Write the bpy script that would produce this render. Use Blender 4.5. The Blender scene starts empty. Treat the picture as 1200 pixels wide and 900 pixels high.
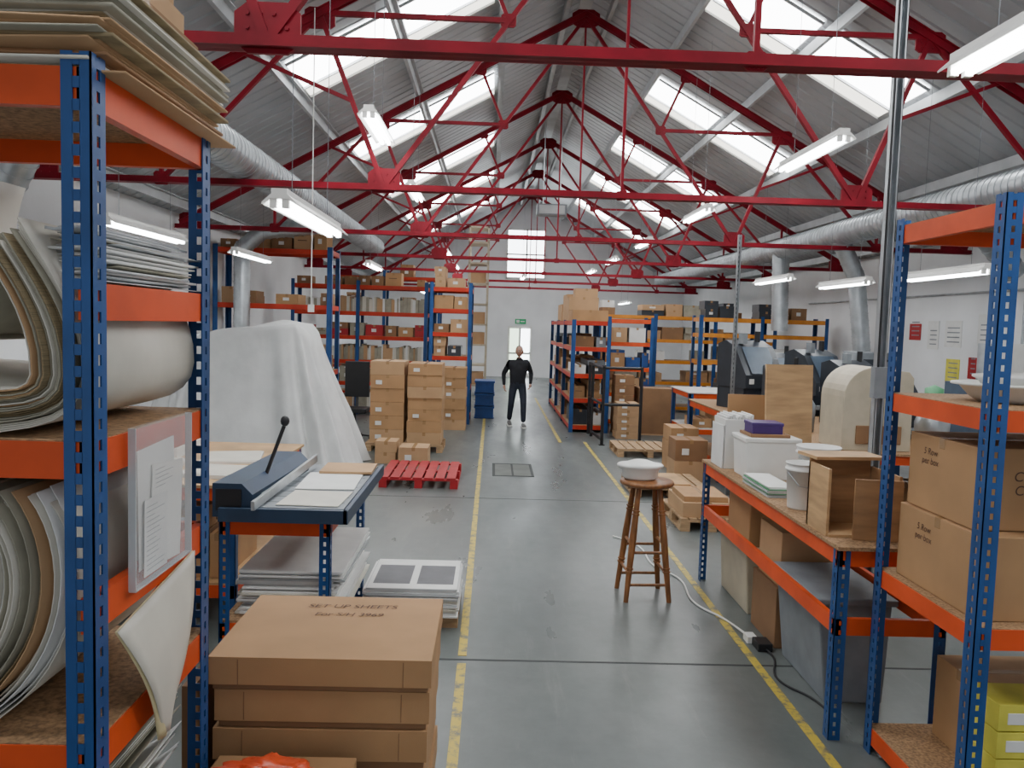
import bpy, math, random
from mathutils import Vector, Matrix, Euler
random.seed(7)
sc = bpy.context.scene
# ------------------------------------------------------------ materials
def mat(name, col, rough=0.6, metal=0.0, var=0.12, scale=6.0, bump=0.0, bscale=40.0, emis=None, estr=0.0, stretch=(1,1,1), col2=None, spec=0.5, alpha=1.0):
    m = bpy.data.materials.new(name); m.use_nodes = True
    nt = m.node_tree; b = nt.nodes['Principled BSDF']
    b.inputs['Roughness'].default_value = rough
    b.inputs['Metallic'].default_value = metal
    b.inputs['Specular IOR Level'].default_value = spec
    b.inputs['Alpha'].default_value = alpha
    tc = nt.nodes.new('ShaderNodeTexCoord'); mp = nt.nodes.new('ShaderNodeMapping')
    mp.inputs['Scale'].default_value = stretch
    nt.links.new(tc.outputs['Object'], mp.inputs['Vector'])
    n = nt.nodes.new('ShaderNodeTexNoise'); n.inputs['Scale'].default_value = scale; n.inputs['Detail'].default_value = 5
    nt.links.new(mp.outputs['Vector'], n.inputs['Vector'])
    r = nt.nodes.new('ShaderNodeValToRGB')
    c2 = col2 if col2 else [min(1, c*(1+var)) for c in col]
    c1 = [c*(1-var) for c in col] if not col2 else col
    r.color_ramp.elements[0].color = (*c1, 1); r.color_ramp.elements[1].color = (*c2, 1)
    r.color_ramp.elements[0].position = 0.35; r.color_ramp.elements[1].position = 0.65
    nt.links.new(n.outputs['Fac'], r.inputs['Fac']); nt.links.new(r.outputs['Color'], b.inputs['Base Color'])
    if bump > 0:
        n2 = nt.nodes.new('ShaderNodeTexNoise'); n2.inputs['Scale'].default_value = bscale
        nt.links.new(mp.outputs['Vector'], n2.inputs['Vector'])
        bp = nt.nodes.new('ShaderNodeBump'); bp.inputs['Strength'].default_value = bump; bp.inputs['Distance'].default_value = 0.01
        nt.links.new(n2.outputs['Fac'], bp.inputs['Height']); nt.links.new(bp.outputs['Normal'], b.inputs['Normal'])
    if emis:
        b.inputs['Emission Color'].default_value = (*emis, 1); b.inputs['Emission Strength'].default_value = estr
    return m
RED = mat('red_steel_paint', (0.235, 0.004, 0.016), 0.5, 0, 0.22, 3, spec=.25)
BLUE = mat('blue_rack_paint', (0.014, 0.07, 0.23), 0.4, 0, 0.15, 5, spec=.4)
DBLUE = mat('dark_blue_paint', (0.018, 0.04, 0.08), 0.45)
ORANGE = mat('orange_rack_paint', (0.66, 0.08, 0.017), 0.45, 0, 0.12, 4, spec=.3)
REDOR = mat('red_orange_rack_paint', (0.5, 0.037, 0.015), 0.45, 0, 0.1, 4, spec=.3)
YBEAM = mat('amber_rack_paint', (0.66, 0.24, 0.02), 0.45)
CHIP = mat('chipboard', (0.32, 0.19, 0.095), 0.8, 0, 0.35, 70)
CARD = mat('cardboard', (0.41, 0.235, 0.11), 0.8, 0, 0.09, 3, 0.05, 200)
CARD2 = mat('cardboard_pale', (0.46, 0.285, 0.15), 0.8, 0, 0.08, 3)
CARD3 = mat('cardboard_dark', (0.25, 0.135, 0.065), 0.8, 0, 0.1, 3)
TAPE = mat('brown_tape', (0.35, 0.21, 0.1), 0.25, 0, 0.05)
PAPER = mat('white_paper', (0.72, 0.72, 0.70), 0.7, 0, 0.05)
OFFW = mat('cream_sheet', (0.62, 0.59, 0.51), 0.45, 0, 0.06)
GREYB = mat('greyboard', (0.33, 0.31, 0.24), 0.8, 0, 0.12, 8)
SHEETB = mat('sheet_edges', (0.26, 0.2, 0.11), 0.8, 0, 0.25, 12, stretch=(1,1,40))
WHITE = mat('white_plastic', (0.76, 0.76, 0.73), 0.35, 0, 0.03)
CREAM = mat('cream_plastic', (0.48, 0.42, 0.31), 0.45, 0, 0.08)
TARP = mat('white_dust_sheet', (0.68, 0.69, 0.68), 0.75, 0, 0.06, 4, 0.4, 10)
PLY = mat('plywood', (0.5, 0.31, 0.15), 0.6, 0, 0.2, 3, stretch=(1, 1, 6))
PLYD = mat('plywood_dark', (0.34, 0.19, 0.09), 0.65, 0, 0.2, 3, stretch=(1, 1, 6))
WOOD = mat('pine_wood', (0.4, 0.26, 0.14), 0.75, 0, 0.25, 5, stretch=(1, 6, 6))
STOOLW = mat('stool_varnished_wood', (0.22, 0.09, 0.03), 0.4, 0, 0.3, 6, stretch=(5, 5, 1))
STEEL = mat('galvanised_steel', (0.46, 0.49, 0.51), 0.38, 0.75, 0.16, 5)
PURL = mat('galvanised_purlin', (0.46, 0.48, 0.49), 0.5, 0.3, 0.1, 3)
ROOF = mat('grey_roof_sheet', (0.44, 0.46, 0.475), 0.42, 0.2, 0.14, 0.6)
WALL = mat('white_wall_paint', (0.8, 0.81, 0.82), 0.8, 0, 0.05, 1.2, 0.15, 30)
BLACK = mat('black_plastic', (0.013, 0.013, 0.015), 0.45)
DGREY = mat('dark_grey_machine', (0.03, 0.036, 0.046), 0.35)
BGREY = mat('blue_grey_machine', (0.06, 0.09, 0.13), 0.4)
GREY = mat('grey_machine', (0.21, 0.23, 0.25), 0.5)
PRINT = mat('grey_print', (0.13, 0.13, 0.14), 0.6)
PURPLE = mat('purple_plastic', (0.06, 0.025, 0.16), 0.4)
GREEN = mat('green_paper', (0.1, 0.32, 0.16), 0.5)
YELLOWB = mat('yellow_card', (0.66, 0.6, 0.08), 0.6)
BLUEC = mat('blue_crate_plastic', (0.015, 0.07, 0.26), 0.4)
REDP = mat('red_pallet_paint', (0.38, 0.012, 0.018), 0.55)
ORBAG = mat('orange_bag', (0.7, 0.08, 0.025), 0.3, 0, 0.15, 12)
GLASSY = mat('plastic_sheet', (0.55, 0.57, 0.58), 0.15, 0, 0.08)
SLEEVE = mat('clear_plastic_sleeve', (0.8, 0.82, 0.84), 0.06, 0, 0.03, alpha=.14)
SKY = mat('skylight_translucent', (0.9, 0.92, 0.95), 0.5, emis=(0.97, 0.985, 1.0), estr=13.5)
SKYY = mat('skylight_aged', (0.9, 0.9, 0.8), 0.5, emis=(1.0, 0.96, 0.86), estr=3.3)
TUBE = mat('fluorescent_tube', (1, 1, 1), 0.5, emis=(0.94, 0.98, 1.0), estr=20)
PANE = mat('window_daylight', (0.9, 0.95, 1), 0.3, emis=(0.9, 0.95, 1.0), estr=8)
PANEG = mat('door_daylight', (0.7, 0.9, 0.6), 0.3, emis=(0.78, 0.95, 0.75), estr=3)
EXIT = mat('exit_sign_green', (0.02, 0.4, 0.15), 0.4)
SKIN = mat('skin', (0.42, 0.23, 0.165), 0.5)
CLOTH = mat('dark_clothing', (0.01, 0.011, 0.016), 0.85, 0, 0.3, 10)
TROUS = mat('dark_trousers', (0.02, 0.026, 0.042), 0.85, 0, .2)
SHOE = mat('grey_trainers', (0.18, 0.18, 0.18), 0.6)
HAIR = mat('short_grey_hair', (0.06, 0.055, 0.05), 0.8)
INK = mat('marker_ink', (0.1, 0.05, 0.03), 0.7)
YEDGE = mat('yellowed_edge', (0.6, 0.52, 0.3), 0.7)

def floor_mat():
    m = bpy.data.materials.new('painted_concrete'); m.use_nodes = True
    nt = m.node_tree; b = nt.nodes['Principled BSDF']; L = nt.links.new
    tc = nt.nodes.new('ShaderNodeTexCoord')
    def noise(s, d, st=(1, 1, 1), rough=.5):
        mp = nt.nodes.new('ShaderNodeMapping'); mp.inputs['Scale'].default_value = st
        L(tc.outputs['Object'], mp.inputs['Vector'])
        n = nt.nodes.new('ShaderNodeTexNoise'); n.inputs['Scale'].default_value = s; n.inputs['Detail'].default_value = d; n.inputs['Roughness'].default_value = rough
        L(mp.outputs['Vector'], n.inputs['Vector']); return n
    def ramp(n, p0, c0, p1, c1):
        r = nt.nodes.new('ShaderNodeValToRGB'); e = r.color_ramp.elements
        e[0].position = p0; e[0].color = (*c0, 1); e[1].position = p1; e[1].color = (*c1, 1); L(n.outputs['Fac'], r.inputs['Fac']); return r
    n1 = noise(0.55, 9, (1, 0.6, 1), .6); n2 = noise(6, 10, (1, 1, 1), .7); n3 = noise(1.1, 6, (1.8, 0.5, 1), .55); n4 = noise(2.6, 10, (3, .3, 1), .75)
    r1 = ramp(n1, .36, (.092, .108, .106), .66, (.148, .163, .159))
    r2 = ramp(n2, .25, (.74, .74, .74), .75, (1.2, 1.2, 1.17))
    r4 = ramp(n4, .57, (0, 0, 0), .72, (.32, .32, .32))
    mx = nt.nodes.new('ShaderNodeMixRGB'); mx.blend_type = 'MULTIPLY'; mx.inputs['Fac'].default_value = .65
    L(r1.outputs['Color'], mx.inputs['Color1']); L(r2.outputs['Color'], mx.inputs['Color2'])
    m2 = nt.nodes.new('ShaderNodeMixRGB'); L(r4.outputs['Color'], m2.inputs['Fac']); L(mx.outputs['Color'], m2.inputs['Color1']); m2.inputs['Color2'].default_value = (.24, .245, .23, 1)
    L(m2.outputs['Color'], b.inputs['Base Color'])
    r3 = ramp(n3, .32, (.26, .26, .26), .7, (.42, .42, .42)); L(r3.outputs['Color'], b.inputs['Roughness'])
    return m
FLOOR = floor_mat()
def line_mat():
    m = bpy.data.materials.new('worn_yellow_line'); m.use_nodes = True
    nt = m.node_tree; b = nt.nodes['Principled BSDF']; L = nt.links.new
    tc = nt.nodes.new('ShaderNodeTexCoord'); n = nt.nodes.new('ShaderNodeTexNoise'); n.inputs['Scale'].default_value = 9; n.inputs['Detail'].default_value = 10; n.inputs['Roughness'].default_value = .7
    L(tc.outputs['Object'], n.inputs['Vector']); r = nt.nodes.new('ShaderNodeValToRGB'); e = r.color_ramp.elements
    e[0].position = .40; e[0].color = (.15, .15, .12, 1); e[1].position = .52; e[1].color = (.56, .42, .06, 1)
    L(n.outputs['Fac'], r.inputs['Fac']); L(r.outputs['Color'], b.inputs['Base Color']); b.inputs['Roughness'].default_value = .5
    return m
YLINE = line_mat()

# ------------------------------------------------------------ mesh builder
class MB:
    def __init__(s): s.v = []; s.f = []; s.m = []; s.sm = []; s.mats = []
    def mi(s, m):
        if m not in s.mats: s.mats.append(m)
        return s.mats.index(m)
    def add(s, vs, fs, m, smooth=False):
        o = len(s.v); s.v += [tuple(v) for v in vs]; k = s.mi(m)
        for f in fs: s.f.append([i+o for i in f]); s.m.append(k); s.sm.append(smooth)
    def box(s, x0, x1, y0, y1, z0, z1, m, rz=0, tilt=None):
        vs = [Vector((x, y, z)) for x in (x0, x1) for y in (y0, y1) for z in (z0, z1)]
        if rz or tilt:
            c = Vector(((x0+x1)/2, (y0+y1)/2, z0)); R = Matrix.Rotation(rz, 3, 'Z')
            if tilt: R = R @ Euler(tilt).to_matrix()
            vs = [c + R @ (v-c) for v in vs]
        s.add(vs, [(0, 1, 3, 2), (4, 6, 7, 5), (0, 4, 5, 1), (2, 3, 7, 6), (0, 2, 6, 4), (1, 5, 7, 3)], m)
    def beam(s, p, q, w, h, m, up=(0, 0, 1)):
        p = Vector(p); q = Vector(q); d = (q-p).normalized(); up = Vector(up)
        if abs(d.dot(up)) > .98: up = Vector((0, 1, 0))
        a = d.cross(up).normalized(); b = a.cross(d).normalized()
        vs = []
        for c in (p, q):
            for i, j in ((-1, -1), (1, -1), (1, 1), (-1, 1)): vs.append(c + a*(w/2*i) + b*(h/2*j))
        s.add(vs, [(0, 1, 2, 3), (7, 6, 5, 4), (0, 4, 5, 1), (1, 5, 6, 2), (2, 6, 7, 3), (3, 7, 4, 0)], m)
    def cyl(s, p, q, r0, r1, m, seg=16, caps=True):
        p = Vector(p); q = Vector(q); d = (q-p).normalized(); up = Vector((0, 0, 1)) if abs(d.z) < .95 else Vector((0, 1, 0))
        a = d.cross(up).normalized(); b = a.cross(d)
        vs = [];
        for c, r in ((p, r0), (q, r1)):
            for i in range(seg):
                t = 2*math.pi*i/seg; vs.append(c + a*(r*math.cos(t)) + b*(r*math.sin(t)))
        s.add(vs, [(i, (i+1) % seg, seg+(i+1) % seg, seg+i) for i in range(seg)], m, True)
        if caps: s.add(vs, [tuple(range(seg))[::-1], tuple(range(seg, 2*seg))], m)
    def tube(s, pts, r, m, seg=8):
        for a, b in zip(pts[:-1], pts[1:]): s.cyl(a, b, r, r, m, seg)
    def rtube(s, pts, r, m, seg=20, step=.12):  # ribbed duct
        for a, b in zip(pts[:-1], pts[1:]):
            a = Vector(a); b = Vector(b); s.cyl(a, b, r, r, m, seg); n = int((b-a).length/step); d = (b-a).normalized()
            for i in range(n+1):
                c = a + d*(i*step); s.cyl(c-d*.008, c+d*.008, r+.008, r+.008, m, seg, True)
        for p in pts[1:-1]: s.sphere(p, (r*1.02,)*3, m, 14)
    def sphere(s, c, r, m, seg=16, fn=None):
        vs = []; n = seg; k = seg//2
        for j in range(k+1):
            ph = math.pi*j/k
            for i in range(n):
                t = 2*math.pi*i/n; v = Vector((math.sin(ph)*math.cos(t), math.sin(ph)*math.sin(t), math.cos(ph)))
                if fn: v = fn(v)
                vs.append((c[0]+v.x*r[0], c[1]+v.y*r[1], c[2]+v.z*r[2]))
        fs = [(j*n+i, (j+1)*n+i, (j+1)*n+(i+1) % n, j*n+(i+1) % n) for j in range(k) for i in range(n)]
        s.add(vs, fs, m, True)
    def lathe(s, prof, c, m, seg=24, sx=1, sy=1, smooth=True):
        vs = []
        for r, z in prof:
            for i in range(seg):
                t = 2*math.pi*i/seg; vs.append((c[0]+r*sx*math.cos(t), c[1]+r*sy*math.sin(t), c[2]+z))
        n = len(prof)
        s.add(vs, [(j*seg+i, j*seg+(i+1) % seg, (j+1)*seg+(i+1) % seg, (j+1)*seg+i) for j in range(n-1) for i in range(seg)], m, smooth)
    def grid(s, fn, nu, nv, m, closeu=False):
        vs = [fn(i/nu, j/nv) for j in range(nv+1) for i in range(nu+(0 if closeu else 1))]; w = nu+(0 if closeu else 1)
        fs = []
        for j in range(nv):
            for i in range(nu):
                i2 = (i+1) % w; fs.append((j*w+i, j*w+i2, (j+1)*w+i2, (j+1)*w+i))
        s.add(vs, fs, m, True)
    def sheet(s, prof, y0, y1, t, m, skew=0):
        n = len(prof); vs = []
        for i, (x, z) in enumerate(prof):
            a = Vector(prof[max(i-1, 0)]); b = Vector(prof[min(i+1, n-1)]); d = (b-a).normalized(); nn = Vector((-d.y, d.x))
            for y in (y0, y1):
                vs.append((x, y+skew*i/n, z)); vs.append((x+nn.x*t, y+skew*i/n, z+nn.y*t))
        fs = []
        for i in range(n-1):
            o = i*4; p = o+4
            fs += [(o, p, p+2, o+2), (o+1, o+3, p+3, p+1), (o, o+1, p+1, p), (o+2, p+2, p+3, o+3)]
        fs += [(0, 2, 3, 1), ((n-1)*4, (n-1)*4+1, (n-1)*4+3, (n-1)*4+2)]
        s.add(vs, fs, m, True)
    def poly(s, pts, d, m):
        d = Vector(d); n = len(pts); vs = [Vector(p) for p in pts]+[Vector(p)+d for p in pts]
        s.add(vs, [tuple(range(n)), tuple(range(n, 2*n))[::-1]]+[(i, i+n, (i+1) % n+n, (i+1) % n) for i in range(n)], m)
    def carton(s, x0, x1, y0, y1, z0, z1, m, tape=True, rz=0):
        s.box(x0, x1, y0, y1, z0, z1, m, rz)
        if tape and not rz:
            xm = (x0+x1)/2; ym = (y0+y1)/2
            if x1-x0 > y1-y0:
                s.box(x0-.001, x1+.001, ym-.025, ym+.025, z1-.05, z1+.0015, TAPE)
            else:
                s.box(xm-.025, xm+.025, y0-.001, y1+.001, z1-.05, z1+.0015, TAPE)
    def build(s, name, bevel=0, parent=None):
        me = bpy.data.meshes.new(name)
        xs = [v[0] for v in s.v]; ys = [v[1] for v in s.v]; zs = [v[2] for v in s.v]
        c = ((min(xs)+max(xs))/2, (min(ys)+max(ys))/2, min(zs))
        me.from_pydata([(v[0]-c[0], v[1]-c[1], v[2]-c[2]) for v in s.v], [], s.f)
        for m in s.mats: me.materials.append(m)
        me.polygons.foreach_set('material_index', s.m); me.polygons.foreach_set('use_smooth', s.sm); me.update()
        o = bpy.data.objects.new(name, me); o.location = c; sc.collection.objects.link(o)
        if bevel:
            b = o.modifiers.new('bevel', 'BEVEL'); b.width = bevel; b.segments = 2; b.limit_method = 'ANGLE'
        if parent: setp(o, parent)
        return o
def setp(o, p):
    o.parent = p; o.matrix_parent_inverse = Matrix.Translation(p.location).inverted()
def text(name, body, loc, size, rot, m, parent):
    cu = bpy.data.curves.new(name, 'FONT'); cu.body = body; cu.size = size; cu.materials.append(m); cu.align_x = 'CENTER'; cu.shear = .15
    o = bpy.data.objects.new(name, cu); o.location = loc; o.rotation_euler = rot; sc.collection.objects.link(o); setp(o, parent); return o
rnd = random.uniform

# ------------------------------------------------------------ room
CX = 1.34; RISE = 4.98; HC = 3.57; SL = 0.548; HW = 6.5
XL = CX-HW; XR = CX+HW; YF = 33.5; YB = -3.0
def rz_(x, off=0): return 2.15+RISE-SL*abs(x-CX)+off
b = MB(); b.box(XL-.2, XR+.2, YB, YF+.2, -.2, 0, FLOOR); b.build('floor')
b = MB(); b.box(XL-.2, XL, YB, YF, 0, rz_(XL, .22), WALL); b.build('wall_left')
b = MB(); b.box(XR, XR+.2, YB, YF, 0, rz_(XR, .22), WALL); b.build('wall_right')
b = MB(); b.poly([(XL-.2, YF, 0), (XR+.2, YF, 0), (XR+.2, YF, rz_(XR, .1)), (CX, YF, rz_(CX, .22)), (XL-.2, YF, rz_(XL, .1))], (0, .2, 0), WALL); b.build('wall_far')
b = MB()
for sgn in (-1, 1):
    xe = CX+sgn*(HW+.25); y = YB; pr = []
    while y < YF+.2:
        pr += [(y, 0), (y+.20, 0), (y+.215, .022), (y+.24, .022)]; y += .255
    vs = []
    for (yy, o) in pr:
        vs.append((CX, yy, rz_(CX, .24+o))); vs.append((xe, yy, rz_(xe, .24+o)))
    b.add(vs, [(2*i, 2*i+1, 2*i+3, 2*i+2) for i in range(len(pr)-1)], ROOF)
b.build('ceiling')
b = MB(); b.beam((CX, YB, rz_(CX, .2)), (CX, YF, rz_(CX, .2)), .3, .03, PURL); b.build('trim_ridge')
for sgn in (-1, 1):
    for k, off in enumerate((.35, 1.35, 2.65, 4.0, 5.2, 6.2)):
        x = CX+sgn*off; b = MB(); b.beam((x, YB, rz_(x, .13)), (x, YF, rz_(x, .13)), .05, .14, PURL); b.beam((x+.03, YB, rz_(x, .19)), (x+.03, YF, rz_(x, .19)), .1, .012, PURL)
        b.build('roof_purlin')
TY = [4.35+4.47*n for n in range(0, 7)]
def truss(y):
    b = MB(); P = lambda o, h: (CX+o, y, HC+h)
    top = lambda o: SL*(HW-abs(o))
    def mem(a, c, w=.07, h=.07):
        b.beam(a, c, w, h, RED, (0, 1, 0))
    for d in (-.03, .03):
        b.box(XL+.02, XR-.02, y+d-.006, y+d+.006, HC-.034, HC+.034, RED)
    b.box(XL+.02, XR-.02, y-.065, y+.065, HC-.034, HC-.024, RED)
    def gus(o, h, w, hh, cut=.3):
        pts = [(-w, -hh*(1-cut)), (-w*(1-cut), -hh), (w*(1-cut), -hh), (w, -hh*(1-cut)), (w, hh*(1-cut)), (w*(1-cut), hh), (-w*(1-cut), hh), (-w, hh*(1-cut))]
        b.poly([(CX+o+p[0], y-.012, HC+h+p[1]) for p in pts], (0, .024, 0), RED)
        for px in (-.6, -.2, .2, .6):
            for pz in (-.55, 0, .55):
                b.cyl((CX+o+px*w, y-.022, HC+h+pz*hh), (CX+o+px*w, y-.012, HC+h+pz*hh), .012, .012, RED, 6)
    for s in (-1, 1):
        for d in (-.035, .035):
            b.beam((CX, y+d, HC+top(0)), (CX+s*HW*.985, y+d, HC+top(HW*.985)), .012, .09, RED)
        b.beam((CX, y, HC+top(0)+.04), (CX+s*HW*.985, y, HC+top(HW*.985)+.04), .13, .012, RED)
        N = 2.55; M = 3.25; mh = top(M); D = (1.27, 1.78); Q = 1.65; E = 4.9
        mem(P(0, top(0)-.05), P(s*N, 0), .05, .055)
        mem(P(s*N, 0), P(s*M, mh), .05, .06)
        mem(P(s*M, mh), P(s*D[0], D[1]), .05, .05)
        mem(P(s*D[0], D[1]), P(s*Q, top(Q)), .04, .045)
        mem(P(s*M, mh), P(s*E, 0), .045, .05)
        mem(P(s*E, 0), P(s*E, top(E)), .04, .04)
        mem(P(s*(N+.35), mh*.5), P(s*4.05, top(4.05)), .04, .04)
        gus(s*N, .07, .17, .13, .4); gus(s*M, mh-.05, .16, .11); gus(s*D[0], D[1], .08, .07); gus(s*Q, top(Q)-.04, .09, .07)
        gus(s*6.2, .1, .22, .12); gus(s*E, .02, .08, .07)
    gus(0, top(0)-.08, .22, .14, .45)
    mem(P(0, 0), P(0, top(0)), .03, .035); gus(0, 0, .06, .05)
    b.build('roof_truss')
for y in TY: truss(y)
for k in range(-1, 7):
    y0 = 4.35+4.47*k+1.25; y1 = y0+1.35
    if y1 > YF: continue
    for s in (-1, 1):
        for (a, c) in ((1.45, 2.58), (2.72, 3.93)):
            b = MB(); xa = CX+s*a; xb = CX+s*c
            ym = y0+.95
            def panel(ya, yb, m):
                vs = [(x, y, rz_(x, o)) for o in (.215, .228) for (x, y) in ((xa, ya), (xb, ya), (xb, yb), (xa, yb))]
                b.add(vs, [(0, 1, 2, 3), (7, 6, 5, 4), (0, 4, 5, 1), (1, 5, 6, 2), (2, 6, 7, 3), (3, 7, 4, 0)], m)
            panel(y0, ym, SKY); panel(ym+.02, y1, SKYY)
            for yy in (y0, ym+.01, y1): b.beam((xa, yy, rz_(xa, .2)), (xb, yy, rz_(xb, .2)), .03, .03, PURL)
            b.build('skylight')
def flat(name, x0, x1, y0, y1, m, z=.003):
    b = MB(); b.box(x0, x1, y0, y1, 0.0005, z, m); return b.build(name)
flat('floor_line_yellow', -.165, -.11, 0, 5.0, YLINE); flat('floor_line_yellow', -.165, -.11, 5.12, 21, YLINE)
flat('floor_line_yellow', 1.745, 1.80, 0, 15, YLINE); flat('floor_line_yellow', 1.28, 1.34, 14.9, 24, YLINE)
JO = mat('floor_joint', (.05, .055, .055), .8)
PATCH = mat('floor_repair_patch', (.1, .11, .1), .5, 0, .25, 3)
flat('floor_joint', XL, XR, 5.05, 5.07, JO, .002)
flat('floor_joint', XL, XR, 9.9, 9.912, JO, .002)
b = MB()
for (x0, x1, y0, y1) in ((.05, .65, 11.4, 11.45), (.05, .65, 12.4, 12.45), (.05, .09, 11.4, 12.45), (.61, .65, 11.4, 12.45), (.33, .36, 11.4, 12.45)): b.box(x0, x1, y0, y1, 0.0025, .004, JO)
b.box(.05, .65, 11.4, 12.45, .0005, .0025, PATCH)
b.build('manhole_cover')
b = MB(); FR = WHITE
b.box(.5, 2.05, YF-.06, YF-.01, 4.1, 6.0, PANE)
for x in (.46, 1.26, 2.03): b.box(x, x+.06, YF-.1, YF-.005, 4.06, 6.05, FR)
for z in (4.04, 5.0, 6.0): b.box(.46, 2.09, YF-.1, YF-.005, z, z+.06, FR)
b.build('window_1')
b = MB(); b.box(.6, 1.6, YF-.08, YF-.005, 0, 2.1, FR); b.box(.70, 1.08, YF-.1, YF-.07, .2, 2.0, PANEG); b.box(1.14, 1.52, YF-.1, YF-.07, .2, 2.0, PANE)
b.box(1.07, 1.15, YF-.12, YF-.07, .1, 2.05, FR); b.box(.66, 1.56, YF-.12, YF-.07, .95, 1.03, FR)
b.box(1.5, 1.56, YF-.14, YF-.08, 1.0, 1.05, STEEL); b.build('door_1')
b = MB(); b.box(.9, 1.35, YF-.06, YF-.005, 2.2, 2.4, EXIT); b.box(.95, 1.08, YF-.065, YF-.05, 2.24, 2.36, WHITE); b.box(1.12, 1.3, YF-.065, YF-.05, 2.28, 2.32, WHITE); b.build('exit_sign')
b = MB(); b.box(.95, 1.65, 19.2, 19.6, 4.75, 5.0, GREY); b.box(1.0, 1.6, 19.19, 19.2, 4.78, 4.97, PURL)
b.tube([(1.1, 19.4, 5.0), (1.1, 19.4, 7.0)], .01, STEEL); b.tube([(1.5, 19.4, 5.0), (1.5, 19.4, 7.0)], .01, STEEL); b.build('hanging_air_heater')

# ------------------------------------------------------------ lights
def lamp(x, y0, y1, h):
    b = MB(); b.box(x-.045, x+.045, y0, y1, h+.03, h+.09, WHITE)
    b.poly([(x-.045, y0, h+.035), (x-.1, y0, h+.0), (x-.1, y0, h+.01), (x-.045, y0, h+.06)], (0, y1-y0, 0), WHITE)
    b.poly([(x+.045, y0, h+.035), (x+.1, y0, h+.0), (x+.1, y0, h+.01), (x+.045, y0, h+.06)], (0, y1-y0, 0), WHITE)
    for d in (-.035, .035):
        b.cyl((x+d, y0+.03, h), (x+d, y1-.03, h), .02, .02, TUBE, 8)
        for yy in (y0+.02, y1-.02): b.box(x+d-.02, x+d+.02, yy-.015, yy+.015, h-.02, h+.035, WHITE)
    for yy in (y0+.3, y1-.3): b.cyl((x, yy, h+.09), (x, yy, rz_(x, .05)), .0025, .0025, GREY, 6)
    b.build('fluorescent_light')
for L in ((-1.25, 4.75, 6.4, 2.80), (-3.5, 7.4, 9.2, 2.95), (-3.8, 12, 13.8, 3.07), (2.2, 2.3, 3.95, 3.42), (3.0, 7.1, 8.6, 3.85), (-1.18, 7.5, 8.7, 4.0),
          (5.1, 11, 12.6, 2.87), (4.9, 13.4, 15.1, 3.05), (4.9, 8, 9.6, 2.82), (3.0, 11.5, 12.9, 3.85), (3.0, 15.8, 17.2, 3.85), (3.0, 20.2, 21.8, 3.85), (3.0, 24.6, 26.2, 3.85),
          (-1.22, 11.6, 13.0, 4.05), (-2.4, 15.5, 17.1, 3.2), (-1.22, 20.2, 21.8, 3.9), (-1.22, 25, 26.6, 3.9), (1.0, 28, 29.6, 3.8), (4.5, 27, 29, 3.0), (-2.5, 28, 30, 3.2)): lamp(*L)  # last entry: lamp added at the far end to brighten the far wall
b = MB(); b.cyl((-1.95, 8.75, 2.3), (-1.95, 8.75, rz_(-1.95, .05)), .006, .006, WHITE, 6); b.box(-1.98, -1.92, 8.73, 8.77, 2.22, 2.3, WHITE); b.build('hanging_cord')
# ------------------------------------------------------------ ducts
b = MB(); b.rtube([(-2.69, 6.2, 3.80), (-2.69, 18.5, 3.80)], .19, STEEL)
b.rtube([(-2.69, 6.6, 3.80), (-3.9, 6.9, 3.5), (-4.4, 7.2, 2.9)], .15, STEEL); b.build('ventilation_duct')
b = MB(); b.rtube([(5.7, 3.0, 3.82), (5.7, 28, 3.82)], .2, STEEL)
b.rtube([(5.7, 13.4, 3.7), (6.0, 13.4, 3.1), (6.2, 13.4, 1.6)], .14, STEEL); b.rtube([(5.7, 16.2, 3.7), (5.75, 16.2, 2.2)], .16, STEEL)
b.rtube([(5.7, 10.0, 3.8), (6.6, 10.2, 3.0)], .14, STEEL); b.build('ventilation_duct')
b = MB(); b.rtube([(-4.45, 14.5, 0), (-4.45, 14.5, 3.35), (-4.1, 14.5, 3.65), (-2.95, 14.5, 3.8)], .14, STEEL); b.build('ventilation_duct')
def strut(x, y, z0, z1, w=.042):
    b = MB(); b.box(x-w/2, x+w/2, y+w/2-.004, y+w/2, z0, z1, STEEL); b.box(x-w/2, x-w/2+.004, y-w/2, y+w/2, z0, z1, STEEL); b.box(x+w/2-.004, x+w/2, y-w/2, y+w/2, z0, z1, STEEL)
    b.box(x-w/2, x-w/2+.012, y-w/2, y-w/2+.003, z0, z1, STEEL); b.box(x+w/2-.012, x+w/2, y-w/2, y-w/2+.003, z0, z1, STEEL)
    z = z0+.1
    while z < z1-.05: b.box(x-.008, x+.008, y+w/2-.006, y+w/2-.0035, z, z+.03, BLACK); z += .06
    return b
b = strut(2.54, 5.25, 0, 4.5, .06); b.box(2.47, 2.61, 5.18, 5.32, 0, .01, STEEL); b.box(2.47, 2.59, 5.16, 5.22, 1.75, 1.95, GREY); b.tube([(2.50, 5.19, 1.95), (2.50, 5.21, 4.4)], .008, BLACK, 6); b.build('steel_channel_pole')
b = strut(3.15, 10.5, 0, 3.4, .045); b.build('steel_channel_pole')

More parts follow.
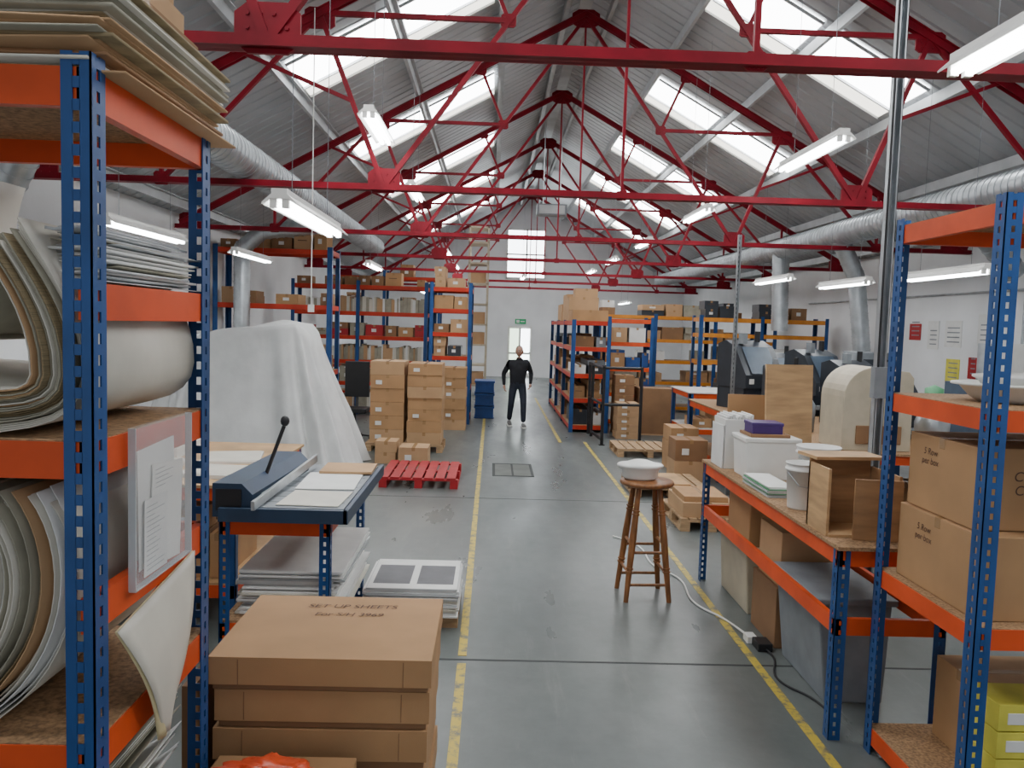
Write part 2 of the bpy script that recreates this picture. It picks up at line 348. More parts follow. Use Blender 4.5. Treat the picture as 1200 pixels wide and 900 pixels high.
# ------------------------------------------------------------ racking
def post(b, x, y, H, sx, sy, holes, w=.06, m=BLUE):
    t = .004
    if holes:
        pitch = .05
        for (a0, a1) in ((0, w/2-.008), (w/2+.008, w)):
            xs = sorted((x+sx*a0, x+sx*a1)); b.box(xs[0], xs[1], min(y, y+sy*t), max(y, y+sy*t), 0, H, m)
            ys = sorted((y+sy*a0, y+sy*a1)); b.box(min(x, x+sx*t), max(x, x+sx*t), ys[0], ys[1], 0, H, m)
        z = 0
        while z < H-.03:
            xs = sorted((x+sx*(w/2-.009), x+sx*(w/2+.009))); b.box(xs[0], xs[1], min(y, y+sy*t), max(y, y+sy*t), z, z+.025, m)
            ys = sorted((y+sy*(w/2-.009), y+sy*(w/2+.009))); b.box(min(x, x+sx*t), max(x, x+sx*t), ys[0], ys[1], z, z+.025, m)
            z += pitch
    else:
        xs = sorted((x, x+sx*w)); b.box(xs[0], xs[1], min(y, y+sy*t), max(y, y+sy*t), 0, H, m)
        ys = sorted((y, y+sy*w)); b.box(min(x, x+sx*t), max(x, x+sx*t), ys[0], ys[1], 0, H, m)
def rack(name, x0, x1, y0, y1, H, levels, holes=False, w=.06, bm=ORANGE, bh=.09, nx=1, ny=1, pm=BLUE, board=CHIP, skipfront=(), skipboard=()):
    b = MB()
    for i in range(nx+1):
        x = x0+(x1-x0)*i/nx
        for j in range(ny+1):
            y = y0+(y1-y0)*j/ny
            if 0 < j < ny and 0 < i < nx: continue
            post(b, x, y, H, 1 if i == 0 else -1, 1 if j == 0 else -1, holes, w, pm)
    for li, z in enumerate(levels):
        t = .035
        if li not in skipfront: b.box(x0+.006, x1-.006, y0+.006, y0+t, z-bh, z-.003, bm)
        b.box(x0+.006, x1-.006, y1-t, y1-.006, z-bh, z-.003, bm)
        b.box(x0+.006, x0+t, y0+.006, y1-.006, z-bh, z-.003, bm); b.box(x1-t, x1-.006, y0+.006, y1-.006, z-bh, z-.003, bm)
        if li not in skipboard: b.box(x0+.01, x1-.01, y0+.01, y1-.01, z-.02, z, board)
    return b.build(name)
FX = -.915
rack('storage_rack', -2.3, FX, 1.88, 2.65, 2.73, [1.12, 1.48, 1.85, 2.22, 2.70], True, .068, skipfront=(1, 3), skipboard=(1, 3))
rack('storage_rack', 2.0, 3.4, 3.18, 4.05, 2.73, [.14, .97, 1.87, 2.70], True, .07)

def shelf_fill(x0, x1, y0, y1, z, hmax, name='cardboard_boxes', kinds=(CARD, CARD2, CARD3), wr=(.25, .45), fill=.9, labels=True, depthaxis='y'):
    b = MB(); x = x0; any_ = False
    while x < x1-.15:
        w = min(rnd(*wr), x1-x)
        if random.random() < fill:
            zz = z+.001; m = random.choice(kinds); n = random.choice((1, 1, 2, 3)); hh = rnd(.14, .32)
            for k in range(n):
                if zz+hh > z+hmax:
                    if k == 0: hh = hmax*rnd(.6, .95)
                    else: break
                dy = rnd(0, .06); m2 = m if random.random() < .7 else random.choice(kinds)
                b.carton(x+.01+rnd(0, .025), x+w-.01-rnd(0, .02), y0+dy, y1-rnd(0, .1), zz, zz+hh, m2)
                if labels and random.random() < .5: b.box(x+w*.35, x+w*.6, y0+dy-.002, y0+dy, zz+hh*.35, zz+hh*.65, PAPER)
                elif random.random() < .4: b.box(x+w*.25, x+w*.7, y0+dy-.002, y0+dy, zz+hh*.55, zz+hh*.6, INK)
                zz += hh; any_ = True
                if random.random() < .3: hh = rnd(.06, .12)
        x += w
    if any_: return b.build(name)
def files_fill(x0, x1, y0, y1, z, h, name='file_boxes', kinds=(GREYB, OFFW, PAPER, CARD2, GREYB)):
    b = MB(); x = x0
    while x < x1-.05:
        w = rnd(.03, .09); b.box(x, x+w-.004, y0+rnd(0, .05), y1, z+.001, z+h*rnd(.75, 1), random.choice(kinds)); x += w
    b.build(name)
rack('storage_rack', -5.1, -2.95, 14.9, 15.7, 3.45, [.15, 1.2, 2.4, 3.4], bm=REDOR, w=.09)
shelf_fill(-5.0, -3.0, 14.95, 15.6, 3.4, .32, fill=.75); shelf_fill(-5.0, -3.0, 14.95, 15.6, 2.4, .65, fill=.85); shelf_fill(-5.0, -3.0, 14.95, 15.6, 1.2, .8, fill=.8); shelf_fill(-5.0, -3.0, 14.95, 15.6, .15, .8)
rack('storage_rack', -4.6, -1.5, 18.6, 19.3, 3.05, [.15, .75, 1.25, 1.8, 2.35, 2.95], bm=REDOR, w=.08, nx=2)
for i, z in enumerate((.15, .75, 1.25, 1.8, 2.35)):
    if i in (1, 3): shelf_fill(-4.5, -1.55, 18.65, 19.2, z, .4, fill=.85, kinds=(CARD3, CARD, REDP, GREYB))
    else: files_fill(-4.5, -1.55, 18.65, 19.2, z, .36)
shelf_fill(-4.5, -1.55, 18.65, 19.2, 2.95, .4, fill=.6)
rack('storage_rack', -4.6, -1.5, 23, 23.8, 3.6, [.15, .9, 1.7, 2.5, 3.4], bm=REDOR, w=.08, nx=2)
for z in (.9, 1.7, 2.5, 3.4): shelf_fill(-4.5, -1.55, 23.05, 23.7, z, .5, fill=.6)
rack('storage_rack', -1.35, -.45, 17.2, 18.3, 3.0, [.15, .8, 1.45, 1.95, 2.45, 2.9], w=.08, bm=REDOR)
for z in (.15, .8, 1.45, 1.95, 2.45): shelf_fill(-1.28, -.5, 17.25, 18.2, z, .42, kinds=(CARD, CARD3, CARD2, DGREY), fill=1)
shelf_fill(-1.28, -.5, 17.25, 18.2, 2.9, .5, fill=1, kinds=(CARD2,))
b = MB()
for x in (-.75, -.2):
    for y in (24, 25): b.box(x-.03, x+.03, y-.03, y+.03, 0, 5.0, CREAM)
for z in (.3, .9, 1.5, 2.1, 2.7, 3.3, 3.9, 4.5, 4.95): b.box(-.78, -.17, 23.97, 25.03, z, z+.05, CREAM)
for z in (.35, 1.55, 2.15, 3.35): b.box(-.7, -.25, 24.1, 24.9, z, z+.35, CARD2)
b.build('tall_shelving_tower')
rack('storage_rack', 1.6, 2.4, 16.4, 22.4, 2.3, [.15, .7, 1.2, 1.75, 2.28], w=.08, bm=REDOR, ny=3)
for z in (.15, .7, 1.2, 1.75):
    for yy in (16.5, 18.4, 20.4): shelf_fill(1.66, 2.34, yy, yy+1.4, z, .4, fill=1, kinds=(CARD, PAPER, CARD3, DGREY, GREY))
b = MB()
for (x0, x1, y0, y1, z0, z1) in ((1.62, 2.35, 16.6, 17.4, 2.28, 2.5), (1.65, 2.3, 17.8, 18.6, 2.28, 2.8), (1.7, 2.35, 18.9, 19.9, 2.28, 2.9), (1.8, 2.3, 18.0, 18.5, 2.8, 3.0), (1.7, 2.3, 20.2, 21.4, 2.28, 2.7)): b.carton(x0, x1, y0, y1, z0+.001, z1, random.choice((CARD, CARD2)))
b.build('cardboard_boxes')
rack('storage_rack', 2.7, 7.4, 21, 21.9, 2.55, [.15, .8, 1.35, 1.9, 2.5], w=.1, bm=YBEAM, nx=3)
for z in (.15, .8, 1.35, 1.9, 2.5): shelf_fill(2.8, 7.3, 21.05, 21.8, z, .42, fill=.6, kinds=(CARD, CARD2, CARD3, WHITE, DGREY, GREYB), wr=(.2, .7))
rack('storage_rack', 4.6, 7.5, 18.0, 18.7, 2.5, [.15, .8, 1.5, 2.1, 2.45], w=.08, bm=YBEAM, nx=2)
for z in (.15, .8, 1.5, 2.45): shelf_fill(4.7, 7.4, 18.05, 18.6, z, .45, fill=.55, kinds=(CARD, CARD2, WHITE, CARD3, DGREY), wr=(.2, .6))
rack('storage_rack', 2.5, 3.5, 17.6, 18.4, 2.4, [.15, .75, 1.3, 1.85, 2.35], w=.07, bm=ORANGE)
for z in (.15, .75, 1.3, 1.85): shelf_fill(2.56, 3.45, 17.65, 18.3, z, .42, fill=1, kinds=(PAPER, CARD, BLUEC, CARD2))

# ------------------------------------------------------------ foreground left rack contents
def arc(p0, p1, p2, p3, n=14):
    out = []
    for i in range(n+1):
        t = i/n; a = (1-t)**3; b_ = 3*(1-t)**2*t; c = 3*(1-t)*t*t; d = t**3
        out.append((a*p0[0]+b_*p1[0]+c*p2[0]+d*p3[0], a*p0[1]+b_*p1[1]+c*p2[1]+d*p3[1]))
    return out
b = MB()
z = 2.702
for k in range(24):
    t = rnd(.004, .009); dx = rnd(-.05, .045); dy = rnd(-.04, .04); m = random.choice((GREYB, GREYB, CARD2, SHEETB, OFFW, CARD3))
    lift = rnd(0, .012)*min(1, k/5)
    pr = [(-2.25+(1.36+dx)*i/8, z+lift*(i/8)**4+.004*math.sin(k*1.7+i*.6)) for i in range(9)]
    b.sheet(pr, 1.90+dy, 2.70+dy, t, m); z += t+.003
b.build('cardboard_sheet_stack')
ztop = z+.018
b = MB()
b.carton(-2.2, -.98, 1.93, 2.72, ztop, ztop+.07, CARD3); b.carton(-2.2, -1.0, 1.9, 2.66, ztop+.071, ztop+.15, CARD2, rz=.02); b.carton(-2.15, -1.02, 1.95, 2.62, ztop+.151, ztop+.23, CARD)
b.build('flat_cartons')
b = MB(); z = 2.222
for k in range(17):
    t = rnd(.002, .008); x1 = -.925-rnd(0, .02)-(.03 if k > 12 else 0); pr = [(-1.06+(x1+1.06)*i/4, z+abs(math.sin(i*.8+k))*.006) for i in range(5)]
    b.sheet(pr, 1.98+rnd(-.03, .06), 2.6+rnd(-.1, .02), t, random.choice((GLASSY, GLASSY, WHITE, PAPER, GREYB))); z += t+.0035
b.build('plastic_sheet_stack')
def ucurl(o, hr, hl):
    r = arc((-1.10-o*.6, hr), (-1.03-o, 2.24), (-.945-o, 2.13), (-.95-o, 2.0), 7)
    s_ = arc((-.95-o, 2.0), (-.955-o, 1.87+o*.5), (-1.12-o, 1.853+o), (-1.45, 1.853+o*1.1), 8)
    q = arc((-1.45, 1.853+o*1.1), (-1.8, 1.86+o*1.1), (-2.1, 1.9+o), (-2.22, hl), 8)
    return r+s_[1:]+q[1:]
b = MB()
for k in range(4): b.sheet(ucurl(k*.005, 2.36-k*.01, 2.0), 1.91+k*.006, 2.60, .0035, OFFW)
for k in range(4, 22):
    o = k*.006; b.sheet(ucurl(o, 2.35-k*.004+rnd(-.012, .012), 2.0+k*.004), 1.90+rnd(0, .035), 2.58, .0035, random.choice((SHEETB, GREYB, OFFW, SHEETB, CARD2)))
b.build('curled_sheet_stack')
b = MB()
for k in range(12):
    o = k*.012; b.sheet(arc((-1.18-o*.3, 2.33-o*.4), (-1.14-o, 2.06+o*.3), (-1.38, 2.02+o*.6), (-1.64-o, 2.16+o)), 1.93+rnd(0, .03), 2.5, .003, OFFW if k % 3 else GREYB)
for k in range(3): b.sheet(arc((-1.32-k*.03, 2.07), (-1.46-k*.03, 2.12), (-1.52-k*.03, 2.3), (-1.44-k*.03, 2.52)), 1.95+k*.02, 2.55, .003, PAPER if k else OFFW)
b.build('curled_paper_sheets')
# lower bay: tall bowed sheets standing on the bottom board
b = MB()
for k in range(44):
    o = k*.0115; x = -.965-o
    m = random.choice((GREYB, OFFW, PAPER, OFFW, SHEETB, OFFW, CARD2)) if k else OFFW
    top_ = 1.73-rnd(0, .05)-k*.001
    b.sheet(arc((x-.07-o*.35-rnd(0, .012), top_), (x+.012, 1.58), (x+.012, 1.28+o*.25), (x-.26-o*.3, 1.125+o*.16)), 1.91+rnd(-.01, .05), 2.58, .003, m)
b.build('leaning_sheet_stack')
b = MB()
for k in range(14):
    x = -1.72-k*.035
    b.sheet(arc((x-.16, 1.7-rnd(0, .06)), (x-.06, 1.55), (x, 1.3), (x+.01, 1.123)), 1.95+rnd(-.02, .04), 2.58, .003, random.choice((OFFW, GREYB, PAPER, CARD2)))
b.build('leaning_sheet_stack')
b = MB()
TL = Vector((FX+.006, 1.98, 1.36)); TR = Vector((FX+.006, 2.50, 1.42)); BL = Vector((FX+.03, 2.19, .99)); BR = Vector((FX+.035, 2.24, 1.0))
for kk in range(2):
    def fn(u, v, kk=kk):
        a = TL.lerp(TR, u); c = BL.lerp(BR, u); p = a.lerp(c, v)
        p.x += .025*math.sin(v*math.pi)+.012*math.sin(u*4)*v-kk*.006; return (p.x, p.y-kk*.012*v, p.z-kk*.012*v)
    b.grid(fn, 10, 14, OFFW if kk == 0 else YEDGE)
o = b.build('drooping_paper_sheet'); sol = o.modifiers.new('thick', 'SOLIDIFY'); sol.thickness = .002
b = MB()
b.box(-2.1, -1.0, 1.95, 2.6, 0, .5, CARD3)
for k in range(18):
    b.sheet(arc((-2.0, .51+k*.012), (-1.5, .505+k*.012), (-1.15, .56+k*.012), (-.98-rnd(0, .05), .72+k*.014)), 1.95+rnd(0,.03), 2.6, .003, random.choice((OFFW, GREYB, PAPER)))
b.build('paper_sheet_pile')
b = MB(); X0 = FX+.004
b.box(X0+.018, X0+.019, 2.05, 2.43, 1.44, 1.86, SLEEVE); b.box(X0, X0+.001, 2.05, 2.43, 1.44, 1.86, SLEEVE)
for (y0, y1) in ((2.048, 2.052), (2.428, 2.432)): b.box(X0, X0+.019, y0, y1, 1.44, 1.86, GLASSY)
b.box(X0, X0+.019, 2.05, 2.43, 1.437, 1.441, GLASSY)
b.box(X0+.004, X0+.006, 2.10, 2.34, 1.48, 1.80, PAPER, 0, (.04, 0, 0)); b.box(X0+.009, X0+.011, 2.15, 2.36, 1.46, 1.74, WHITE, 0, (-.08, 0, 0)); b.box(X0+.013, X0+.014, 2.11, 2.26, 1.455, 1.66, PAPER, 0, (-.02, 0, 0))
for i in range(14): b.box(X0+.0142, X0+.0146, 2.125, 2.125+rnd(.05, .12), 1.47+i*.013, 1.4715+i*.013, GREY)
for i in range(5): b.box(X0+.0112, X0+.0116, 2.19, 2.19+rnd(.05, .12), 1.68+i*.012, 1.6815+i*.012, GREY)
b.build('document_pocket')

# ------------------------------------------------------------ carton stack foreground
b = MB(); hts = [.98, .86, .72, .575, .43, .285, .14]
for i, zt in enumerate(hts):
    zb = hts[i+1] if i+1 < len(hts) else 0
    j = rnd(-.008, .008); s_ = .012 if i else 0
    x0, x1, y0, y1 = -.95+j+s_, -.18+j-s_, 2.74+s_, 3.38-s_
    b.box(x0+.012, x1-.012, y0+.012, y1-.012, zb, zt-.01, CARD3)
    b.box(x0, x1, y0, y1, zt-.10 if i == 0 else zt-.115, zt-.002, CARD)
    b.box(x0+.1, x0+.1035, y0-.001, y0, zt-.11, zt-.01, CARD3)
    b.box(x1-.1, x1-.0965, y0-.001, y0, zt-.11, zt-.01, CARD3)
o = b.build('cardboard_box_stack', .005)
text('handwriting_1', 'SET UP SHEETS', (-.54, 3.24, .9805), .055, (0, 0, .0), INK, o); text('handwriting_2', 'For S/H 3969', (-.54, 3.15, .9805), .05, (0, 0, .0), INK, o)
b = MB(); b.carton(-.88, -.42, 2.2, 2.66, 0, .67, CARD); b.build('cardboard_box')
b = MB(); b.box(-1.03, -.99, 2.72, 3.35, 0, .88, CARD3); b.build('cardboard_panel')
b = MB(); b.sphere((-.68, 2.46, .712), (.15, .10, .036), ORBAG, 60, lambda v: v*(1+.16*math.sin(9*v.x+5*v.y)*math.cos(8*v.y+4*v.z)+.10*abs(math.sin(14*v.x+9*v.y))+.05*math.sin(31*v.y+17*v.x))); b.sphere((-.56, 2.42, .705), (.06, .05, .03), WHITE, 24, lambda v: v*(1+.2*math.sin(9*v.x)+.1*math.sin(17*v.y))); b.build('plastic_carrier_bag')

# ------------------------------------------------------------ tables
def bench(name, x0, x1, y0, y1, H, low=None, top=CHIP, bm=ORANGE, pm=BLUE, holes=False, ny=1, w=.06, lowboard=True):
    b = MB()
    for j in range(ny+1):
        y = y0+(y1-y0)*j/ny
        for x, sx in ((x0, 1), (x1, -1)): post(b, x, y, H-.02, sx, 1 if j < ny else -1, holes, w, pm)
    for z in [H-.02]+(low or []):
        t = .035
        b.box(x0+.006, x0+t, y0, y1, z-.09, z, bm); b.box(x1-t, x1-.006, y0, y1, z-.09, z, bm)
        b.box(x0, x1, y0+.006, y0+t, z-.09, z, bm); b.box(x0, x1, y1-t, y1-.006, z-.09, z, bm)
    if lowboard:
        for z in (low or []): b.box(x0+.01, x1-.01, y0+.01, y1-.01, z, z+.015, top)
    b.box(x0-.01, x1+.02, y0-.02, y1+.02, H-.02, H, top)
    return b.build(name)
bench('workbench', -1.5, -.88, 4.5, 5.75, 1.04, [.42], pm=BLUE, holes=True)
b = MB(); z = .436
for k in range(22):
    t = rnd(.008, .014); b.box(-1.42+rnd(-.03, .03), -.86+rnd(-.04, .05), 4.6+rnd(-.04, .04), 5.6, z, z+t, random.choice((PAPER, PAPER, GLASSY, OFFW))); z += t+.0005
b.build('paper_stack')
b = MB(); b.box(-1.46, -.78, 4.42, 5.85, 1.042, 1.085, DBLUE); b.box(-1.44, -.80, 4.46, 5.83, 1.085, 1.10, GREY)
b.box(-1.47, -.77, 4.39, 4.42, 1.03, 1.105, DBLUE); b.box(-.79, -.765, 4.39, 5.87, 1.03, 1.105, DBLUE)
for i in range(7): b.box(-1.3, -.82, 4.6+i*.15, 4.603+i*.15, 1.1, 1.1015, BLACK)
b.poly([(-1.52, 4.45, 1.042), (-1.3, 4.45, 1.042), (-1.3, 4.45, 1.17), (-1.36, 4.45, 1.23), (-1.52, 4.45, 1.23)], (.05, 1.15, 0), DBLUE)
b.box(-1.5, -1.36, 4.442, 4.45, 1.08, 1.2, BLACK); b.box(-1.3, -1.27, 4.6, 5.4, 1.12, 1.15, STEEL)
b.beam((-1.27, 4.35, 1.13), (-1.22, 5.7, 1.17), .02, .05, STEEL); b.cyl((-1.34, 4.85, 1.2), (-1.24, 4.88, 1.50), .012, .012, BLACK, 10); b.sphere((-1.236, 4.885, 1.53), (.028, .028, .033), BLACK, 12)
b.build('guillotine_paper_cutter', .004)
b = MB(); b.box(-1.2, -.84, 4.95, 5.5, 1.103, 1.108, PAPER, .05); b.box(-1.18, -.83, 4.5, 4.9, 1.103, 1.107, OFFW, -.04); b.box(-1.15, -.8, 5.45, 5.8, 1.109, 1.125, CARD2, .03); b.build('loose_papers')
bench('workbench', -3.2, -1.72, 5.5, 7.4, 1.0, [.3], top=PLY, pm=BLUE)
b = MB()
for (x0, x1, y0, y1, h, r) in ((-3.0, -2.3, 5.6, 6.2, .05, .1), (-2.2, -1.8, 5.7, 6.1, .03, -.1), (-2.3, -1.85, 6.3, 6.8, .02, .2), (-3.0, -2.5, 6.5, 7.1, .08, 0)):
    b.box(x0, x1, y0, y1, 1.001, 1.001+h, PAPER, r); b.box(x0+.02, x1-.01, y0+.02, y1, 1.001+h, 1.004+h, OFFW, r+.05)
b.build('paper_piles')
shelf_fill(-3.1, -1.8, 5.6, 6.4, .316, .5, name='cardboard_boxes')
b = MB() 
for k in range(3): b.box(-.85, -.19, 5.6+k*.27, 5.72+k*.27, 0, .07, WOOD)
b.box(-.87, -.19, 5.56, 6.3, .07, .09, WOOD); z = .09
for k in range(20):
    b.box(-.84+rnd(-.02, .01), -.19+rnd(-.015, .01), 5.55+rnd(-.01, .02), 6.26, z, z+.0098, random.choice((PAPER, PAPER, OFFW, GLASSY))); z += .01
b.box(-.83, -.2, 5.56, 6.25, z, z+.002, PAPER); b.box(-.8, -.54, 5.66, 6.1, z+.002, z+.003, PRINT); b.box(-.49, -.23, 5.66, 6.1, z+.002, z+.003, PRINT); b.build('printed_sheet_stack')
# ------------------------------------------------------------ dust sheet covered machine
b = MB()
RA = Vector((-4.4, 11.9, 1.80))
def tarp(u, v):
    a = 2*math.pi*u; ca, sa = math.cos(a), math.sin(a); e = .45
    qx = math.copysign(abs(ca)**e, ca); qy = math.copysign(abs(sa)**e, sa)
    bx = -3.34+1.45*qx; by = 11.7+1.1*qy
    tx = -3.5+1.0*qx; ty = 11.7+.62*qy
    zt = 1.80+.27*min(1, max(0, (tx+4.4)/1.4))
    if tx > -2.7: zt -= (tx+2.7)*1.2
    if v < .3:
        k = v/.3; x = RA.x+.75+(tx-RA.x-.75)*k; y = 11.7+(ty-11.7)*k; t0 = min(1, max(0, (x+4.4)/1.4)); z = 1.83+.27*t0-(.03*k)-(max(0, x+2.7)*1.0)
        z += .04*math.sin(x*5+1)*math.cos(y*4); f = 0
    else:
        k = (v-.3)/.7; flare = k**1.25; x = tx+(bx-tx)*flare; y = ty+(by-ty)*flare; z = (zt-.03)*(1-k**1.05)
        z += .04*math.sin(x*5+1)*math.cos(y*4)*(1-k)
        z += .06*math.sin(u*40)*k*(1-k)
        f = (math.sin(u*2*math.pi*13+2.5*math.sin(u*14)+k*1.5)*.09+math.sin(u*2*math.pi*29+k*4)*.035)*min(1, k*1.6)
    return (x+f*ca, y+f*sa, max(.012, z))
b.grid(tarp, 220, 48, TARP, True); b.build('dust_sheet_covered_machine')
def pallet(name, x0, x1, y0, y1, m, h=.14, z=0):
    b = MB(); n = 7
    for i in range(3):
        x = x0+(x1-x0-.1)*i/2; b.box(x, x+.1, y0, y1, z, z+.02, m)
        for j in range(3):
            y = y0+(y1-y0-.12)*j/2; b.box(x, x+.1, y, y+.12, z+.02, z+h-.04, m)
    for j in range(3):
        y = y0+(y1-y0-.1)*j/2; b.box(x0, x1, y, y+.1, z+h-.04, z+h-.02, m)
    for i in range(n):
        w = (x1-x0)/n; b.box(x0+i*w, x0+i*w+w*.8, y0, y1, z+h-.02, z+h, m)
    return b.build(name)
pallet('wooden_pallet', -1.42, -.4, 10.4, 11.7, REDP); 
def stack(name, x0, x1, y0, y1, z0, n, h, m=CARD, nx=1):
    b = MB(); w = (x1-x0)/nx
    for k in range(n):
        for i in range(nx): b.carton(x0+i*w+rnd(.003, .018), x0+(i+1)*w-rnd(.003, .018), y0+rnd(0, .03), y1-rnd(0, .02), z0+.001+k*h, z0+(k+1)*h-.003, m if random.random() < .75 else CARD2)
        if random.random() < .6: b.box(x0+.1, x0+.2, y0-.003, y0+.005, z0+k*h+h*.3, z0+k*h+h*.6, PAPER)
    return b.build(name)
pallet('wooden_pallet', -2.05, -.78, 13.3, 14.2, WOOD)
stack('cardboard_box_stack', -2.0, -1.42, 13.35, 14.1, .14, 6, .225, CARD); stack('cardboard_box_stack', -1.38, -.8, 13.3, 14.1, .14, 7, .19, CARD)
stack('cardboard_box_stack', -1.0, -.5, 16.2, 16.9, 0, 6, .21, CARD)
stack('cardboard_box_stack', -1.74, -1.40, 12.15, 12.6, 0, 2, .17, CARD2); stack('cardboard_box_stack', -1.36, -.9, 12.0, 12.5, 0, 1, .28, CARD2, 1)
b = MB()
for k in range(3):
    for (x0, x1) in ((-.38, .08),):
        z = k*.29
        b.box(x0+.02, x1-.02, 18.4, 19.0, z, z+.27, BLUEC); b.box(x0, x1, 18.37, 19.03, z+.235, z+.28, BLUEC); b.box(x0, x1, 18.37, 19.03, z+.01, z+.03, BLUEC)
        for i in range(5): b.box(x0+.04+i*.09, x0+.05+i*.09, 18.385, 18.4, z+.03, z+.235, BLUEC)
b.build('stacked_blue_crates')
def chair(x, y):
    b = MB()
    for i in range(5):
        a = i*math.tau/5; b.beam((x, y, .1), (x+.28*math.cos(a), y+.28*math.sin(a), .07), .04, .03, BLACK); b.sphere((x+.28*math.cos(a), y+.28*math.sin(a), .03), (.03, .03, .03), BLACK, 8)
    b.cyl((x, y, .1), (x, y, .5), .03, .025, BLACK); b.box(x-.24, x+.24, y-.24, y+.24, .5, .58, BLACK)
    b.beam((x, y+.2, .55), (x, y+.26, .8), .05, .02, BLACK); b.box(x-.22, x+.22, y+.22, y+.28, .75, 1.4, BLACK); b.build('office_chair', .02)
chair(-2.45, 14.6)
# ------------------------------------------------------------ stool and basin
b = MB(); sx, sy = 1.27, 6.4
b.lathe([(0, .90), (.17, .90), (.2, .905), (.215, .92), (.215, .935), (.2, .948), (0, .95)], (sx, sy, 0), STOOLW, 32)
legs = []
for i in range(4):
    a = math.radians(48+90*i); t = (sx+.12*math.cos(a), sy+.12*math.sin(a), .9); f = (sx+.245*math.cos(a), sy+.245*math.sin(a), 0); legs.append((Vector(t), Vector(f)))
    T = Vector(t); F_ = Vector(f); b.cyl(T, T.lerp(F_, .45), .019, .029, STOOLW, 12); b.cyl(T.lerp(F_, .45), F_, .029, .019, STOOLW, 12)
    for q in (.2, .23, .7, .73): b.cyl(T.lerp(F_, q), T.lerp(F_, q+.012), .032, .032, STOOLW, 12)
for i in range(4):
    for q in ((.62, .9) if i % 2 == 0 else (.55, .8)): b.cyl(legs[i][0].lerp(legs[i][1], q-.05), legs[(i+1) % 4][0].lerp(legs[(i+1) % 4][1], q-.05), .012, .012, STOOLW, 10)
b.build('wooden_bar_stool')
b = MB(); b.lathe([(0, 0), (.11, 0), (.13, .02), (.135, .08), (.165, .1), (.17, .115), (.16, .125), (.12, .13), (.05, .155), (0, .16)], (sx-.06, sy, .951), WHITE, 28, 1.1, .8); b.build('white_plastic_basin')
# ------------------------------------------------------------ right workbench
bench('workbench', 1.84, 2.44, 4.12, 6.85, 1.05, [.66], holes=True, pm=BLUE, w=.065, ny=1, lowboard=False)
b = MB(); b.box(1.88, 2.12, 6.4, 6.72, 1.051, 1.45, WHITE); b.box(1.865, 1.875, 6.4, 6.72, 1.051, 1.4, PAPER)
for i in range(9): b.box(1.89+i*.025, 1.91+i*.025, 6.41, 6.70, 1.45, 1.47+.01*(i % 3), PAPER)
b.build('white_file_box', .004)
b = MB(); b.poly([(1.93, 5.95, 1.051), (2.3, 5.95, 1.051), (2.32, 5.95, 1.36), (1.91, 5.95, 1.36)], (0, .33, 0), WHITE); b.box(1.9, 2.33, 5.94, 6.29, 1.33, 1.365, WHITE)
b.build('white_storage_tub', .008)
b = MB(); b.box(1.95, 2.25, 5.97, 6.25, 1.366, 1.39, CARD3); b.box(1.97, 2.2, 6.0, 6.2, 1.39, 1.47, PURPLE); b.box(1.965, 2.205, 5.995, 6.205, 1.45, 1.475, PURPLE); b.build('purple_box', .004)
b = MB()
for k in range(10): b.box(1.86+rnd(0, .02), 2.05+rnd(0, .03), 5.3+rnd(0, .02), 5.85, 1.051+k*.007, 1.057+k*.007, random.choice((GREEN, GLASSY, PAPER)))
b.build('green_card_stack')
def bucket(x, y, z, r, h):
    b = MB(); b.lathe([(0, 0), (r*.82, 0), (r*.84, .01), (r*.97, h-.05), (r*1.06, h-.05), (r*1.06, h-.035), (r*.99, h-.035), (r*1.0, h), (r*1.05, h), (r*1.05, h-.008), (r*.96, h-.01), (r*.8, .02), (0, .02)], (x, y, z), WHITE, 28)
    b.tube([(x-r*1.05, y-r*.3+.0, z+h*.8), (x-r*.6, y-r*1.1, z+h*.55), (x+r*.3, y-r*1.25, z+h*.5), (x+r*1.0, y-r*.4, z+h*.8)], .004, STEEL, 6); b.build('plastic_bucket')
bucket(1.98, 5.02, 1.051, .1, .29); bucket(2.24, 5.42, 1.051, .14, .34)
b = MB(); b.box(1.85, 2.2, 4.58, 4.6, 1.051, 1.44, PLYD); b.box(1.85, 1.865, 4.32, 4.6, 1.051, 1.42, PLY); b.box(1.97, 2.22, 4.24, 4.255, 1.051, 1.38, PLYD, -.12); b.box(2.205, 2.22, 4.25, 4.6, 1.051, 1.4, PLYD); b.box(1.86, 2.21, 4.3, 4.59, 1.051, 1.065, PLY)
b.box(1.84, 2.26, 4.52, 4.75, 1.442, 1.46, PLY, .1); b.build('plywood_box')
b = MB(); b.box(2.15, 2.22, 4.8, 5.0, 1.051, 1.25, CARD3); b.box(2.23, 2.4, 4.82, 5.1, 1.051, 1.2, GREY); b.build('parts_tray')
b = MB(); b.box(2.2, 2.62, 6.42, 6.44, 1.051, 1.90, PLY, .22, (-.06, 0, 0)); b.build('plywood_panel')
b = MB(); b.box(2.02, 2.5, 6.80, 6.82, 1.051, 1.62, CARD, -.06, (-.03, 0, 0)); b.build('corrugated_board')
b = MB(); b.poly([(2.0, 6.0, .0), (2.4, 6.0, .0), (2.42, 6.0, .5), (1.97, 6.0, .5)], (0, .7, 0), CREAM); b.box(1.95, 2.40, 5.97, 6.73, .47, .51, CREAM); b.carton(2.0, 2.38, 6.05, 6.6, .511, .85, CARD); b.build('beige_storage_crate', .01)
b = MB(); b.carton(1.98, 2.38, 5.35, 5.85, 0, .42, CARD3); b.carton(2.0, 2.36, 5.36, 5.8, .421, .8, CARD2); b.build('cardboard_box', .004)
